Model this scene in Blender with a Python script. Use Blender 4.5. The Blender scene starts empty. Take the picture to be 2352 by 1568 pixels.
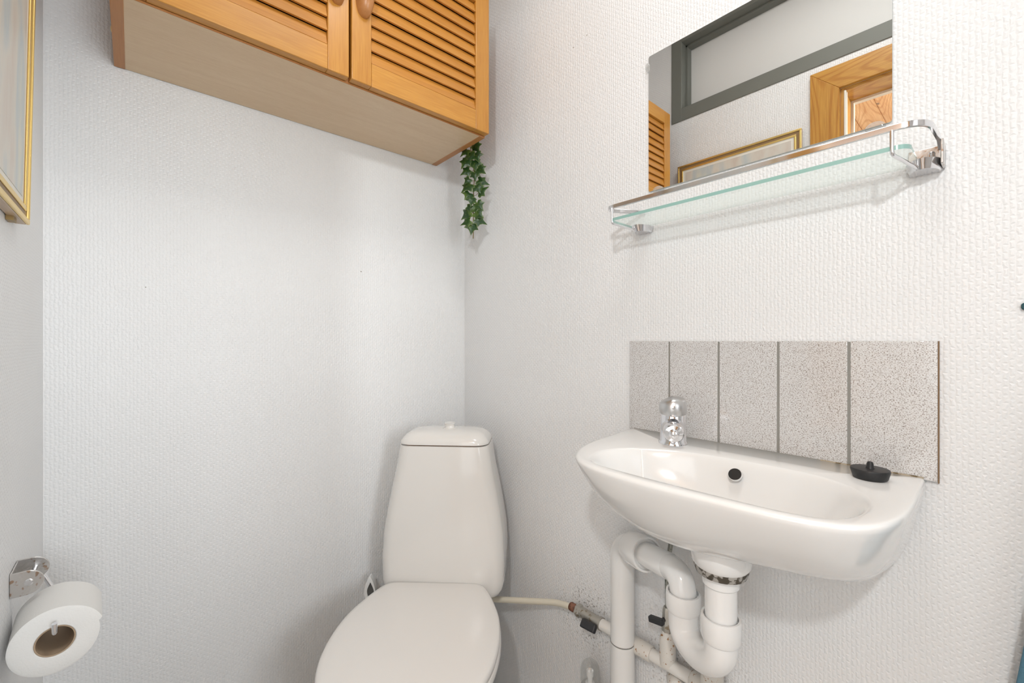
import bpy, bmesh, math, random
from mathutils import Vector, Matrix
random.seed(7)
C = bpy.context.scene.collection
scene = bpy.context.scene
PI = math.pi

# ------------------------------------------------------------------ camera
EYE = 1.10
YAW = math.radians(41.34)
cam_d = bpy.data.cameras.new('camera')
cam = bpy.data.objects.new('camera', cam_d)
C.objects.link(cam)
cam.location = (0, 0, EYE)
cam.rotation_euler = (PI / 2, 0, -YAW)
cam_d.sensor_width = 36
cam_d.lens = 36 * 990 / 2352
cam_d.clip_start = 0.01
scene.camera = cam

# ------------------------------------------------------------------ view, world, lights
vs = scene.view_settings
vs.view_transform = 'Standard'
vs.look = 'None'
vs.gamma = 1
vs.use_curve_mapping = False
vs.exposure = 0.84
w = bpy.data.worlds.new('world')
scene.world = w
w.use_nodes = True
w.node_tree.nodes['Background'].inputs[0].default_value = (0.9, 0.95, 1, 1)
w.node_tree.nodes['Background'].inputs[1].default_value = 1.0


def area(name, loc, target, sx, sy, power, col):
    d = bpy.data.lights.new(name, 'AREA')
    d.shape = 'RECTANGLE'
    d.size, d.size_y = sx, sy
    d.energy = power
    d.color = col
    o = bpy.data.objects.new(name, d)
    C.objects.link(o)
    o.location = loc
    o.rotation_euler = (Vector(target) - Vector(loc)).to_track_quat('-Z', 'Y').to_euler()
    return o


def bulb(name, loc, r, power, col):
    d = bpy.data.lights.new(name, 'POINT')
    d.shadow_soft_size = r
    d.energy = power
    d.color = col
    o = bpy.data.objects.new(name, d)
    C.objects.link(o)
    o.location = loc
    return o


# soft frontal fill added in the hall, the hall ceiling lamp, the toilet room's ceiling lamp
area('hall_fill_light', (-1.62, -0.35, 1.20), (0.5, 0.25, 1.0), 1.3, 1.7, 5.5, (0.88, 0.95, 1.0))
bulb('hall_lamp_light', (-0.62, -0.36, 1.90), 0.045, 21, (0.93, 0.975, 1.0))
area('room_lamp_light', (0.42, 0.22, 2.50), (0.40, 0.60, 0.0), 0.45, 0.45, 3.9, (0.99, 0.985, 0.97))
# unseen fill light added behind the camera to brighten the back wall
area('rear_fill_light', (0.30, -2.1, 1.35), (0.22, 0.6, 1.25), 0.9, 1.3, 27, (0.92, 0.965, 1.0))

# ------------------------------------------------------------------ helpers


def link(name, me, mat, parent=None, sharp=35, bevel=0, subsurf=0):
    o = bpy.data.objects.new(name, me)
    C.objects.link(o)
    if mat is not None:
        for m in (mat if isinstance(mat, (list, tuple)) else [mat]):
            me.materials.append(m)
    if parent is not None:
        o.parent = parent
    for p in me.polygons:
        p.use_smooth = True
    me.set_sharp_from_angle(angle=math.radians(sharp))
    if bevel:
        b = o.modifiers.new('edge', 'BEVEL')
        b.width = bevel
        b.segments = 2
        b.limit_method = 'ANGLE'
        b.angle_limit = math.radians(40)
        b.harden_normals = False
    if subsurf:
        s = o.modifiers.new('smooth', 'SUBSURF')
        s.levels = s.render_levels = subsurf
    return o


def obj(name, bm, mat, parent=None, sharp=35, bevel=0, subsurf=0, local=False):
    """one mesh object; coordinates are the room's unless local=True"""
    bmesh.ops.recalc_face_normals(bm, faces=bm.faces)
    if parent is not None and not local:
        M = parent.location.copy()
        p = parent.parent
        while p is not None:
            M += p.location
            p = p.parent
        bmesh.ops.translate(bm, vec=-M, verts=bm.verts)
    me = bpy.data.meshes.new(name)
    bm.to_mesh(me)
    bm.free()
    return link(name, me, mat, parent, sharp, bevel, subsurf)


def tag(o, label=None, cat=None, group=None, kind=None):
    if label: o['label'] = label
    if cat: o['category'] = cat
    if group: o['group'] = group
    if kind: o['kind'] = kind
    return o


def thing(name, loc, label, cat, rz=0, group=None):
    o = bpy.data.objects.new(name, None)
    C.objects.link(o)
    o.empty_display_size = 0.05
    o.location = loc
    o.rotation_euler = (0, 0, rz)
    return tag(o, label, cat, group)


def B():
    return bmesh.new()


def box(bm, x0, x1, y0, y1, z0, z1):
    vs_ = [bm.verts.new((x, y, z)) for z in (z0, z1) for y in (y0, y1) for x in (x0, x1)]
    fs = [(0, 2, 3, 1), (4, 5, 7, 6), (0, 1, 5, 4), (2, 6, 7, 3), (0, 4, 6, 2), (1, 3, 7, 5)]
    return [bm.faces.new([vs_[i] for i in f]) for f in fs]


def frame_of(d):
    d = Vector(d).normalized()
    a = Vector((0, 0, 1)) if abs(d.z) < 0.9 else Vector((1, 0, 0))
    x = a.cross(d).normalized()
    y = d.cross(x).normalized()
    return x, y, d


def loft(bm, rings, cap0=True, cap1=True, closed=True):
    R = [[bm.verts.new(p) for p in r] for r in rings]
    n = len(R[0])
    for a, b in zip(R, R[1:]):
        for i in range(n if closed else n - 1):
            j = (i + 1) % n
            bm.faces.new((a[i], a[j], b[j], b[i]))
    if cap0: bm.faces.new(R[0][::-1])
    if cap1: bm.faces.new(R[-1])
    return R


def lathe(bm, o, d, prof, seg=32, cap0=True, cap1=True):
    """prof: (radius, distance along d)"""
    x, y, d = frame_of(d)
    o = Vector(o)
    rings = []
    for r, t in prof:
        r = max(r, 1e-5)
        rings.append([o + d * t + (x * math.cos(2 * PI * i / seg) + y * math.sin(2 * PI * i / seg)) * r for i in range(seg)])
    loft(bm, rings, cap0, cap1)


def tube(bm, pts, r, seg=20, caps=True):
    pts = [Vector(p) for p in pts]
    rr = r if isinstance(r, (list, tuple)) else [r] * len(pts)
    x = None
    rings = []
    for i, p in enumerate(pts):
        t = (pts[min(i + 1, len(pts) - 1)] - pts[max(i - 1, 0)]).normalized()
        if x is None:
            x, y, _ = frame_of(t)
        else:
            x = (x - t * x.dot(t)).normalized()
            y = t.cross(x)
        rings.append([p + (x * math.cos(2 * PI * k / seg) + y * math.sin(2 * PI * k / seg)) * rr[i] for k in range(seg)])
    loft(bm, rings, caps, caps)


def spline(pts, n=8, closed=False):
    P = [Vector(p) for p in pts]
    out = []
    m = len(P)
    for i in range(m if closed else m - 1):
        if closed:
            a, b, c, d = P[(i - 1) % m], P[i], P[(i + 1) % m], P[(i + 2) % m]
        else:
            a, b, c, d = P[max(i - 1, 0)], P[i], P[i + 1], P[min(i + 2, m - 1)]
        for k in range(n):
            t = k / n
            out.append(0.5 * ((2 * b) + (c - a) * t + (2 * a - 5 * b + 4 * c - d) * t * t + (3 * b - a - 3 * c + d) * t ** 3))
    if not closed: out.append(P[-1])
    return out


def bend(a, b, c, r, n=8):
    """round the corner a-b-c with radius r: points from near a side to c side"""
    a, b, c = Vector(a), Vector(b), Vector(c)
    u, v = (a - b).normalized(), (c - b).normalized()
    p, q = b + u * r, b + v * r
    return [(p * (1 - t) ** 2 + b * 2 * t * (1 - t) + q * t * t) for t in [k / n for k in range(n + 1)]]


def rrect(cx, cy, hx, y0, y1, rad, z, n=8):
    """rounded rectangle x in cx+-hx, y in y0..y1"""
    pts = []
    rad = min(rad, hx * 0.99, (y1 - y0) / 2 * 0.99)
    for (px, py, a0) in ((cx + hx - rad, y1 - rad, 0), (cx - hx + rad, y1 - rad, 90), (cx - hx + rad, y0 + rad, 180), (cx + hx - rad, y0 + rad, 270)):
        for k in range(n + 1):
            a = math.radians(a0 + 90 * k / n)
            pts.append((px + rad * math.cos(a), py + rad * math.sin(a), z))
    return pts


def polar(outline, c, n):
    """resample a closed star-shaped outline by angle about c"""
    out = []
    m = len(outline)
    for i in range(n):
        a = 2 * PI * i / n
        d = Vector((math.cos(a), math.sin(a)))
        best = None
        for k in range(m):
            p = Vector(outline[k][:2]) - Vector(c)
            q = Vector(outline[(k + 1) % m][:2]) - Vector(c)
            e = q - p
            den = d.x * e.y - d.y * e.x
            if abs(den) < 1e-12: continue
            t = (p.x * e.y - p.y * e.x) / den
            s = (p.x * d.y - p.y * d.x) / den
            if t > 0 and -1e-6 <= s <= 1 + 1e-6 and (best is None or t > best): best = t
        out.append(Vector(c) + d * best)
    return out


# ------------------------------------------------------------------ materials


def mat(name):
    m = bpy.data.materials.new(name)
    m.use_nodes = True
    nt = m.node_tree
    return m, nt, nt.nodes['Principled BSDF']


def N(nt, typ, **kw):
    n = nt.nodes.new(typ)
    for k, v in kw.items(): setattr(n, k, v)
    return n


def simple(name, col, rough=0.5, metal=0.0, coat=0.0, trans=0.0, ior=1.45, bump=0, bscale=300):
    m, nt, p = mat(name)
    p.inputs['Base Color'].default_value = (*col, 1)
    p.inputs['Roughness'].default_value = rough
    p.inputs['Metallic'].default_value = metal
    p.inputs['Coat Weight'].default_value = coat
    p.inputs['Coat Roughness'].default_value = 0.06
    p.inputs['Transmission Weight'].default_value = trans
    p.inputs['IOR'].default_value = ior
    if bump:
        tc = N(nt, 'ShaderNodeTexCoord')
        no = N(nt, 'ShaderNodeTexNoise')
        no.inputs['Scale'].default_value = bscale
        nt.links.new(tc.outputs['Object'], no.inputs['Vector'])
        b = N(nt, 'ShaderNodeBump')
        b.inputs['Strength'].default_value = bump
        b.inputs['Distance'].default_value = 0.001
        nt.links.new(no.outputs['Fac'], b.inputs['Height'])
        nt.links.new(b.outputs['Normal'], p.inputs['Normal'])
    return m


def ramp(nt, stops, interp='LINEAR'):
    r = N(nt, 'ShaderNodeValToRGB')
    r.color_ramp.interpolation = interp
    e = r.color_ramp.elements
    while len(e) < len(stops): e.new(0.5)
    for el, (p, c) in zip(e, stops):
        el.position = p
        el.color = (*c, 1) if len(c) == 3 else c
    return r


def wallpaper(name, axis, strength=0.5, dirt=False):
    """painted woven glass-fibre wallpaper: staggered columns of small vertical bumps"""
    m, nt, p = mat(name)
    L = nt.links.new
    geo = N(nt, 'ShaderNodeTexCoord')
    sep = N(nt, 'ShaderNodeSeparateXYZ')
    nz = N(nt, 'ShaderNodeTexNoise')
    nz.inputs['Scale'].default_value = 90
    nz.inputs['Detail'].default_value = 2
    L(geo.outputs['Object'], nz.inputs['Vector'])
    sub = N(nt, 'ShaderNodeVectorMath', operation='SUBTRACT')
    sub.inputs[1].default_value = (.5, .5, .5)
    L(nz.outputs['Color'], sub.inputs[0])
    sc = N(nt, 'ShaderNodeVectorMath', operation='SCALE')
    sc.inputs['Scale'].default_value = 0.006
    L(sub.outputs[0], sc.inputs[0])
    add = N(nt, 'ShaderNodeVectorMath', operation='ADD')
    L(geo.outputs['Object'], add.inputs[0])
    L(sc.outputs[0], add.inputs[1])
    L(add.outputs[0], sep.inputs[0])
    com = N(nt, 'ShaderNodeCombineXYZ')
    L(sep.outputs['Z'], com.inputs['X'])
    L(sep.outputs[axis], com.inputs['Y'])
    br = N(nt, 'ShaderNodeTexBrick')
    br.offset = 0.5
    br.inputs['Scale'].default_value = 1.0
    br.inputs['Brick Width'].default_value = 0.0105
    br.inputs['Row Height'].default_value = 0.0062
    br.inputs['Mortar Size'].default_value = 0.0028
    br.inputs['Mortar Smooth'].default_value = 1.0
    br.inputs['Color1'].default_value = (1, 1, 1, 1)
    br.inputs['Color2'].default_value = (.8, .8, .8, 1)
    br.inputs['Mortar'].default_value = (0, 0, 0, 1)
    L(com.outputs[0], br.inputs['Vector'])
    n2 = N(nt, 'ShaderNodeTexNoise')
    n2.inputs['Scale'].default_value = 260
    L(geo.outputs['Object'], n2.inputs['Vector'])
    mx = N(nt, 'ShaderNodeMath', operation='MULTIPLY_ADD')
    mx.inputs[1].default_value = 0.45
    L(n2.outputs['Fac'], mx.inputs[0])
    L(br.outputs['Color'], mx.inputs[2])
    b = N(nt, 'ShaderNodeBump')
    b.inputs['Strength'].default_value = strength
    b.inputs['Distance'].default_value = 0.0011
    L(mx.outputs[0], b.inputs['Height'])
    L(b.outputs['Normal'], p.inputs['Normal'])
    # faint uneven paint, grime specks
    n3 = N(nt, 'ShaderNodeTexNoise')
    n3.inputs['Scale'].default_value = 2.2
    n3.inputs['Detail'].default_value = 3
    L(geo.outputs['Object'], n3.inputs['Vector'])
    r3 = ramp(nt, [(0.3, (0.79, 0.787, 0.782)), (0.7, (0.825, 0.824, 0.822))])
    L(n3.outputs['Fac'], r3.inputs[0])
    last = r3.outputs[0]
    # sparse dark specks
    v = N(nt, 'ShaderNodeTexVoronoi')
    v.inputs['Scale'].default_value = 11
    L(geo.outputs['Object'], v.inputs['Vector'])
    rs = ramp(nt, [(0.0, (1, 1, 1)), (0.016, (1, 1, 1)), (0.022, (0, 0, 0))])
    L(v.outputs['Distance'], rs.inputs[0])
    ms = N(nt, 'ShaderNodeMixRGB')
    ms.inputs[2].default_value = (0.28, 0.25, 0.21, 1)
    L(rs.outputs[0], ms.inputs[0])
    L(last, ms.inputs[1])
    last = ms.outputs[0]
    if dirt:
        n4 = N(nt, 'ShaderNodeTexNoise')
        n4.inputs['Scale'].default_value = 210
        n4.inputs['Detail'].default_value = 6
        L(geo.outputs['Object'], n4.inputs['Vector'])
        r4 = ramp(nt, [(0.55, (0, 0, 0)), (0.68, (.9, .9, .9))])
        L(n4.outputs['Fac'], r4.inputs[0])
        # grime patch round the water valve
        dist = N(nt, 'ShaderNodeVectorMath', operation='DISTANCE')
        dist.inputs[1].default_value = (0.87, 0.70, 0.40)
        L(geo.outputs['Object'], dist.inputs[0])
        r5 = ramp(nt, [(0.02, (1, 1, 1)), (0.13, (0, 0, 0))])
        L(dist.outputs['Value'], r5.inputs[0])
        dist2 = N(nt, 'ShaderNodeVectorMath', operation='DISTANCE')
        dist2.inputs[1].default_value = (0.87, 0.44, 0.42)
        L(geo.outputs['Object'], dist2.inputs[0])
        r6 = ramp(nt, [(0.02, (.8, .8, .8)), (0.16, (0, 0, 0))])
        L(dist2.outputs['Value'], r6.inputs[0])
        mxx = N(nt, 'ShaderNodeMixRGB', blend_type='LIGHTEN')
        mxx.inputs[0].default_value = 1
        L(r5.outputs[0], mxx.inputs[1])
        L(r6.outputs[0], mxx.inputs[2])
        mm = N(nt, 'ShaderNodeMixRGB', blend_type='MULTIPLY')
        mm.inputs[0].default_value = 1
        L(mxx.outputs[0], mm.inputs[1])
        L(r4.outputs[0], mm.inputs[2])
        md = N(nt, 'ShaderNodeMixRGB')
        md.inputs[2].default_value = (0.17, 0.14, 0.11, 1)
        L(mm.outputs[0], md.inputs[0])
        L(last, md.inputs[1])
        last = md.outputs[0]
    L(last, p.inputs['Base Color'])
    p.inputs['Roughness'].default_value = 0.42
    return m


def wood(name, c1, c2, axis, scale=14, stretch=18, rough=0.35, knots=False, fine=0.5, plank=None, coat=0.15):
    m, nt, p = mat(name)
    L = nt.links.new
    tc = N(nt, 'ShaderNodeTexCoord')
    mp = N(nt, 'ShaderNodeMapping')
    s = [stretch, stretch, stretch]
    s['XYZ'.index(axis)] = 1.0
    mp.inputs['Scale'].default_value = s
    L(tc.outputs['Object'], mp.inputs['Vector'])
    a = N(nt, 'ShaderNodeTexNoise')
    a.inputs['Scale'].default_value = scale / 10
    a.inputs['Detail'].default_value = 5
    a.inputs['Distortion'].default_value = 1.2
    L(mp.outputs[0], a.inputs['Vector'])
    b = N(nt, 'ShaderNodeTexNoise')
    b.inputs['Scale'].default_value = scale * 1.2
    b.inputs['Detail'].default_value = 3
    L(mp.outputs[0], b.inputs['Vector'])
    mx = N(nt, 'ShaderNodeMixRGB')
    mx.inputs[0].default_value = fine
    L(a.outputs['Fac'], mx.inputs[1])
    L(b.outputs['Fac'], mx.inputs[2])
    r = ramp(nt, [(0.32, c1), (0.66, c2)])
    L(mx.outputs[0], r.inputs[0])
    last = r.outputs[0]
    if knots:
        mp2 = N(nt, 'ShaderNodeMapping')
        s2 = [1, 1, 1]
        s2['XYZ'.index(axis)] = 0.13
        mp2.inputs['Scale'].default_value = s2
        L(tc.outputs['Object'], mp2.inputs['Vector'])
        wv = N(nt, 'ShaderNodeTexNoise')
        wv.inputs['Scale'].default_value = 9
        wv.inputs['Detail'].default_value = 0.5
        L(mp2.outputs[0], wv.inputs['Vector'])
        sn = N(nt, 'ShaderNodeMath', operation='MULTIPLY')
        sn.inputs[1].default_value = 150
        L(wv.outputs['Fac'], sn.inputs[0])
        si = N(nt, 'ShaderNodeMath', operation='SINE')
        L(sn.outputs[0], si.inputs[0])
        rr_ = ramp(nt, [(0.1, (0, 0, 0)), (0.95, (1, 1, 1))])
        L(si.outputs[0], rr_.inputs[0])
        mg = N(nt, 'ShaderNodeMixRGB', blend_type='MULTIPLY')
        mg.inputs[2].default_value = (0.85, 0.73, 0.58, 1)
        L(rr_.outputs[0], mg.inputs[0])
        L(last, mg.inputs[1])
        vo = N(nt, 'ShaderNodeTexVoronoi')
        vo.inputs['Scale'].default_value = 9
        mp3 = N(nt, 'ShaderNodeMapping')
        s3 = [1, 1, 1]
        s3['XYZ'.index(axis)] = 0.5
        mp3.inputs['Scale'].default_value = s3
        L(tc.outputs['Object'], mp3.inputs['Vector'])
        L(mp3.outputs[0], vo.inputs['Vector'])
        rk = ramp(nt, [(0.03, (1, 1, 1)), (0.09, (0, 0, 0))])
        L(vo.outputs['Distance'], rk.inputs[0])
        mk = N(nt, 'ShaderNodeMixRGB')
        mk.inputs[2].default_value = (0.16, 0.06, 0.02, 1)
        L(rk.outputs[0], mk.inputs[0])
        L(mg.outputs[0], mk.inputs[1])
        last = mk.outputs[0]
    L(last, p.inputs['Base Color'])
    p.inputs['Roughness'].default_value = rough
    p.inputs['Coat Weight'].default_value = coat
    p.inputs['Coat Roughness'].default_value = 0.15
    bp = N(nt, 'ShaderNodeBump')
    bp.inputs['Strength'].default_value = 0.08
    bp.inputs['Distance'].default_value = 0.0005
    L(b.outputs['Fac'], bp.inputs['Height'])
    L(bp.outputs['Normal'], p.inputs['Normal'])
    return m


def rusty(name, base, rust, thr=0.6, scale=60, rough=0.5):
    m, nt, p = mat(name)
    L = nt.links.new
    tc = N(nt, 'ShaderNodeTexCoord')
    n = N(nt, 'ShaderNodeTexNoise')
    n.inputs['Scale'].default_value = scale
    n.inputs['Detail'].default_value = 6
    L(tc.outputs['Object'], n.inputs['Vector'])
    r = ramp(nt, [(thr, base), (thr + 0.06, rust)])
    L(n.outputs['Fac'], r.inputs[0])
    L(r.outputs[0], p.inputs['Base Color'])
    p.inputs['Roughness'].default_value = rough
    b = N(nt, 'ShaderNodeBump')
    b.inputs['Strength'].default_value = 0.4
    b.inputs['Distance'].default_value = 0.001
    L(n.outputs['Fac'], b.inputs['Height'])
    L(b.outputs['Normal'], p.inputs['Normal'])
    return m


def speckled_tile():
    m, nt, p = mat('speckled_tile')
    L = nt.links.new
    tc = N(nt, 'ShaderNodeTexCoord')
    mp = N(nt, 'ShaderNodeMapping')
    mp.inputs['Scale'].default_value = (1, 1, 1.5)
    L(tc.outputs['Object'], mp.inputs['Vector'])
    n = N(nt, 'ShaderNodeTexNoise')
    n.inputs['Scale'].default_value = 560
    n.inputs['Detail'].default_value = 1
    L(mp.outputs[0], n.inputs['Vector'])
    r = ramp(nt, [(0.30, (0.22, 0.18, 0.15)), (0.44, (0.56, 0.53, 0.51)), (0.54, (0.68, 0.67, 0.66))])
    L(n.outputs['Fac'], r.inputs[0])
    L(r.outputs[0], p.inputs['Base Color'])
    p.inputs['Roughness'].default_value = 0.24
    p.inputs['Specular IOR Level'].default_value = 0.6
    p.inputs['Coat Weight'].default_value = 1.0
    p.inputs['Coat Roughness'].default_value = 0.10
    p.inputs['Coat IOR'].default_value = 1.7
    b = N(nt, 'ShaderNodeBump')
    b.inputs['Strength'].default_value = 0.12
    b.inputs['Distance'].default_value = 0.0006
    n2 = N(nt, 'ShaderNodeTexNoise')
    n2.inputs['Scale'].default_value = 300
    L(tc.outputs['Object'], n2.inputs['Vector'])
    L(n2.outputs['Fac'], b.inputs['Height'])
    L(b.outputs['Normal'], p.inputs['Normal'])
    return m


def thin_glass(name, tint, gloss=0.08):
    m, nt, p = mat(name)
    nt.nodes.remove(p)
    L = nt.links.new
    t = N(nt, 'ShaderNodeBsdfTransparent')
    t.inputs[0].default_value = (*tint, 1)
    g = N(nt, 'ShaderNodeBsdfGlossy')
    g.inputs['Roughness'].default_value = 0.03
    d = N(nt, 'ShaderNodeBsdfTranslucent')
    d.inputs[0].default_value = (0.92, 0.95, 0.94, 1)
    mx0 = N(nt, 'ShaderNodeMixShader')
    mx0.inputs[0].default_value = gloss
    L(t.outputs[0], mx0.inputs[1])
    L(d.outputs[0], mx0.inputs[2])
    mx = N(nt, 'ShaderNodeMixShader')
    mx.inputs[0].default_value = 0.07
    L(mx0.outputs[0], mx.inputs[1])
    L(g.outputs[0], mx.inputs[2])
    L(mx.outputs[0], nt.nodes['Material Output'].inputs[0])
    return m


M_back = wallpaper('wallpaper_x', 'X')
M_side = wallpaper('wallpaper_y', 'Y')
M_right = wallpaper('wallpaper_stained', 'Y', dirt=True)
M_white = simple('white_paint', (0.80, 0.79, 0.77), 0.5, bump=0.15, bscale=120)
M_floor = simple('grey_vinyl', (0.62, 0.60, 0.57), 0.4, bump=0.2, bscale=200)
M_grey = simple('grey_gloss_paint', (0.175, 0.178, 0.155), 0.5, bump=0.2, bscale=60)
M_beech_v = wood('beech_upright', (0.44, 0.175, 0.024), (0.57, 0.27, 0.045), 'Z')
M_beech_h = wood('beech_level', (0.46, 0.185, 0.024), (0.60, 0.29, 0.05), 'X')
M_slat = wood('beech_slat', (0.43, 0.165, 0.024), (0.57, 0.255, 0.045), 'X', scale=10)
M_beech_y = wood('beech_edge', (0.40, 0.165, 0.05), (0.48, 0.215, 0.07), 'Y', coat=0)
M_veneer = wood('beech_underside', (0.63, 0.45, 0.275), (0.71, 0.54, 0.355), 'X', scale=40, stretch=10, coat=0)
M_pine_v = wood('pine_upright', (0.42, 0.185, 0.028), (0.60, 0.31, 0.055), 'Z', knots=True)
M_pine_h = wood('pine_level', (0.42, 0.185, 0.028), (0.60, 0.31, 0.055), 'Y', knots=True)
M_pine_c = wood('pine_boards', (0.68, 0.32, 0.11), (0.86, 0.50, 0.22), 'X', knots=True)
M_porc = simple('white_porcelain', (0.80, 0.792, 0.775), 0.14, coat=0.5)
M_toilet = simple('toilet_porcelain', (0.76, 0.735, 0.70), 0.16, coat=0.5)
M_seat = simple('toilet_seat_plastic', (0.755, 0.725, 0.69), 0.22, coat=0.2)
M_seam = simple('brown_seam', (0.16, 0.09, 0.05), 0.8)
M_pvc = simple('white_pvc', (0.83, 0.825, 0.81), 0.2, coat=0.3)
M_chrome = simple('chrome', (0.78, 0.78, 0.80), 0.10, metal=1)
M_oldchrome = rusty('pitted_chrome', (0.62, 0.60, 0.58), (0.42, 0.30, 0.22), 0.58, 120, 0.25)
M_oldchrome.node_tree.nodes['Principled BSDF'].inputs['Metallic'].default_value = 0.85
M_mirror = simple('mirror_silver', (0.90, 0.91, 0.90), 0.0, metal=1)
M_clear = thin_glass('clear_plastic', (0.93, 0.93, 0.93), 0.22)
M_glass = thin_glass('shelf_glass', (0.96, 0.985, 0.975), 0.18)
M_edge = simple('glass_edge', (0.30, 0.50, 0.45), 0.15, coat=0.4)
M_tile = speckled_tile()
M_grout = simple('grey_grout', (0.27, 0.26, 0.235), 0.8, bump=0.4)
M_brown = rusty('mouldy_sealant', (0.40, 0.33, 0.24), (0.13, 0.085, 0.03), 0.5, 90, 0.8)
M_rubber = simple('black_rubber', (0.02, 0.02, 0.021), 0.45, bump=0.3)
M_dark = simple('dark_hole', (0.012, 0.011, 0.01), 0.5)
M_gold = simple('gold_leaf', (0.82, 0.60, 0.22), 0.33, metal=0.9)
M_frame_side = wood('frame_wood', (0.45, 0.30, 0.18), (0.58, 0.42, 0.27), 'Y')
M_groove = simple('frame_groove', (0.27, 0.17, 0.08), 0.5)
M_paper = simple('tissue_paper', (0.82, 0.81, 0.785), 0.9, bump=0.25, bscale=500)
M_card = simple('cardboard', (0.42, 0.31, 0.21), 0.85)
M_hose = simple('cream_hose', (0.66, 0.61, 0.50), 0.4)
M_pipe = rusty('painted_pipe', (0.74, 0.72, 0.68), (0.34, 0.15, 0.04), 0.68, 70)
M_joint = rusty('rusty_joint', (0.68, 0.65, 0.60), (0.32, 0.14, 0.035), 0.61, 140)
M_copper = rusty('rusted_nut', (0.20, 0.085, 0.05), (0.10, 0.04, 0.02), 0.5, 150)
M_steel = rusty('dull_steel', (0.40, 0.38, 0.34), (0.24, 0.2, 0.14), 0.58, 90, 0.4)
M_steel.node_tree.nodes['Principled BSDF'].inputs['Metallic'].default_value = 0.6
M_tubegrey = rusty('tarnished_tube', (0.32, 0.33, 0.30), (0.08, 0.10, 0.07), 0.55, 90, 0.3)
M_tubegrey.node_tree.nodes['Principled BSDF'].inputs['Metallic'].default_value = 0.5
M_blackp = simple('black_plastic', (0.03, 0.03, 0.032), 0.4)
M_towel = simple('blue_terry', (0.10, 0.23, 0.31), 0.95, bump=0.9, bscale=700)
M_teal = simple('teal_plastic', (0.02, 0.075, 0.09), 0.7)
M_stem = simple('ivy_stem', (0.17, 0.12, 0.04), 0.6)

# ------------------------------------------------------------------ the setting
XL, XR, YB, YF, ZC = -0.132, 0.87, 1.24, -0.62, 2.53
DY0, DY1, DZ = -0.42, 0.375, 1.985        # door opening in the left wall
TY0, TY1, TZ0, TZ1 = -0.34, 0.957, 2.15, 2.452   # blind transom recess
WT = 0.10


def struct(name, bm, m, parent=None, **k):
    o = obj(name, bm, m, parent, **k)
    if parent is None: o['kind'] = 'structure'
    return o


bm = B(); box(bm, XL - 1.7, XR + 0.1, -1.5, YB + 0.1, -0.08, 0); struct('floor', bm, M_floor)
bm = B(); box(bm, XL - WT, XR + 0.1, YF - 0.1, YB + 0.1, ZC, ZC + 0.08); struct('ceiling', bm, M_white)
bm = B(); box(bm, XL - WT, XR + 0.1, YB, YB + 0.1, 0, ZC); struct('wall_back', bm, M_back)
bm = B(); box(bm, XR, XR + 0.1, YF - 0.1, YB, 0, ZC); struct('wall_right', bm, M_right)
WX0, WX1, WZ0, WZ1 = -0.06, 0.46, 0.80, 1.80   # opening added behind the camera to let the fill light in
bm = B()
box(bm, XL, WX0, YF - 0.1, YF, 0, ZC); box(bm, WX1, XR, YF - 0.1, YF, 0, ZC)
box(bm, WX0, WX1, YF - 0.1, YF, 0, WZ0); box(bm, WX0, WX1, YF - 0.1, YF, WZ1, ZC)
struct('wall_front', bm, M_back)
bm = B()
for x0, x1, z0, z1 in ((WX0, WX0 + 0.04, WZ0, WZ1), (WX1 - 0.04, WX1, WZ0, WZ1), (WX0 + 0.04, WX1 - 0.04, WZ0, WZ0 + 0.04), (WX0 + 0.04, WX1 - 0.04, WZ1 - 0.04, WZ1)):
    box(bm, x0, x1, YF - 0.08, YF - 0.03, z0, z1)
struct('added_window_frame', bm, M_white, bevel=0.003)  # unseen frame added around the opening for the rear fill light
bm = B()
a, b = XL - WT, XL
box(bm, a, b, DY1, YB, 0, TZ0)                 # beyond the door, below the transom
box(bm, a, b, YF - 0.1, DY0, 0, TZ0)
box(bm, a, b, DY0, DY1, DZ, TZ0)
box(bm, a, b, TY1, YB, TZ0, ZC)
box(bm, a, b, YF - 0.1, TY0, TZ0, ZC)
box(bm, a, b, TY0, TY1, TZ1, ZC)
struct('wall_left', bm, M_side)
# blocked-up transom window: white panel in a grey painted frame
bm = B(); box(bm, XL - 0.085, XL - 0.07, TY0, TY1, TZ0, TZ1)
win = struct('window_1', bm, M_white)
win['label'] = 'blocked-up transom window in grey painted frame, seen in the mirror'
bm = B()
fw = 0.047
box(bm, XL - 0.07, XL + 0.004, TY1 - 0.002, TY1 + fw, TZ0 - 0.055, TZ1 + fw)
box(bm, XL - 0.07, XL + 0.004, TY0 - fw, TY0, TZ0 - 0.055, TZ1 + fw)
box(bm, XL - 0.07, XL + 0.004, TY0, TY1, TZ0 - 0.055, TZ0 + 0.002)
box(bm, XL - 0.07, XL + 0.004, TY0, TY1, TZ1 - 0.002, TZ1 + fw)
box(bm, XL - 0.07, XL - 0.035, TY1 - 0.012, TY1, TZ0, TZ1)
box(bm, XL - 0.07, XL - 0.035, TY0, TY1, TZ1 - 0.012, TZ1)
obj('window_frame', bm, M_grey, win, bevel=0.002)

# pine door frame of the doorway the picture is taken from
CW = 0.086
door = bpy.data.objects.new('door_1', None); C.objects.link(door); door.location = (XL, DY0, 0)
tag(door, 'pine door frame of the doorway, seen in the mirror', None, None, 'structure')


def prism(bm, pts, x0, x1):
    """polygon in (y, z) pushed from x0 to x1"""
    A = [bm.verts.new((x0, y, z)) for y, z in pts]
    D = [bm.verts.new((x1, y, z)) for y, z in pts]
    n = len(pts)
    bm.faces.new(A); bm.faces.new(D[::-1])
    for i in range(n): bm.faces.new((A[i], D[i], D[(i + 1) % n], A[(i + 1) % n]))


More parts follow.
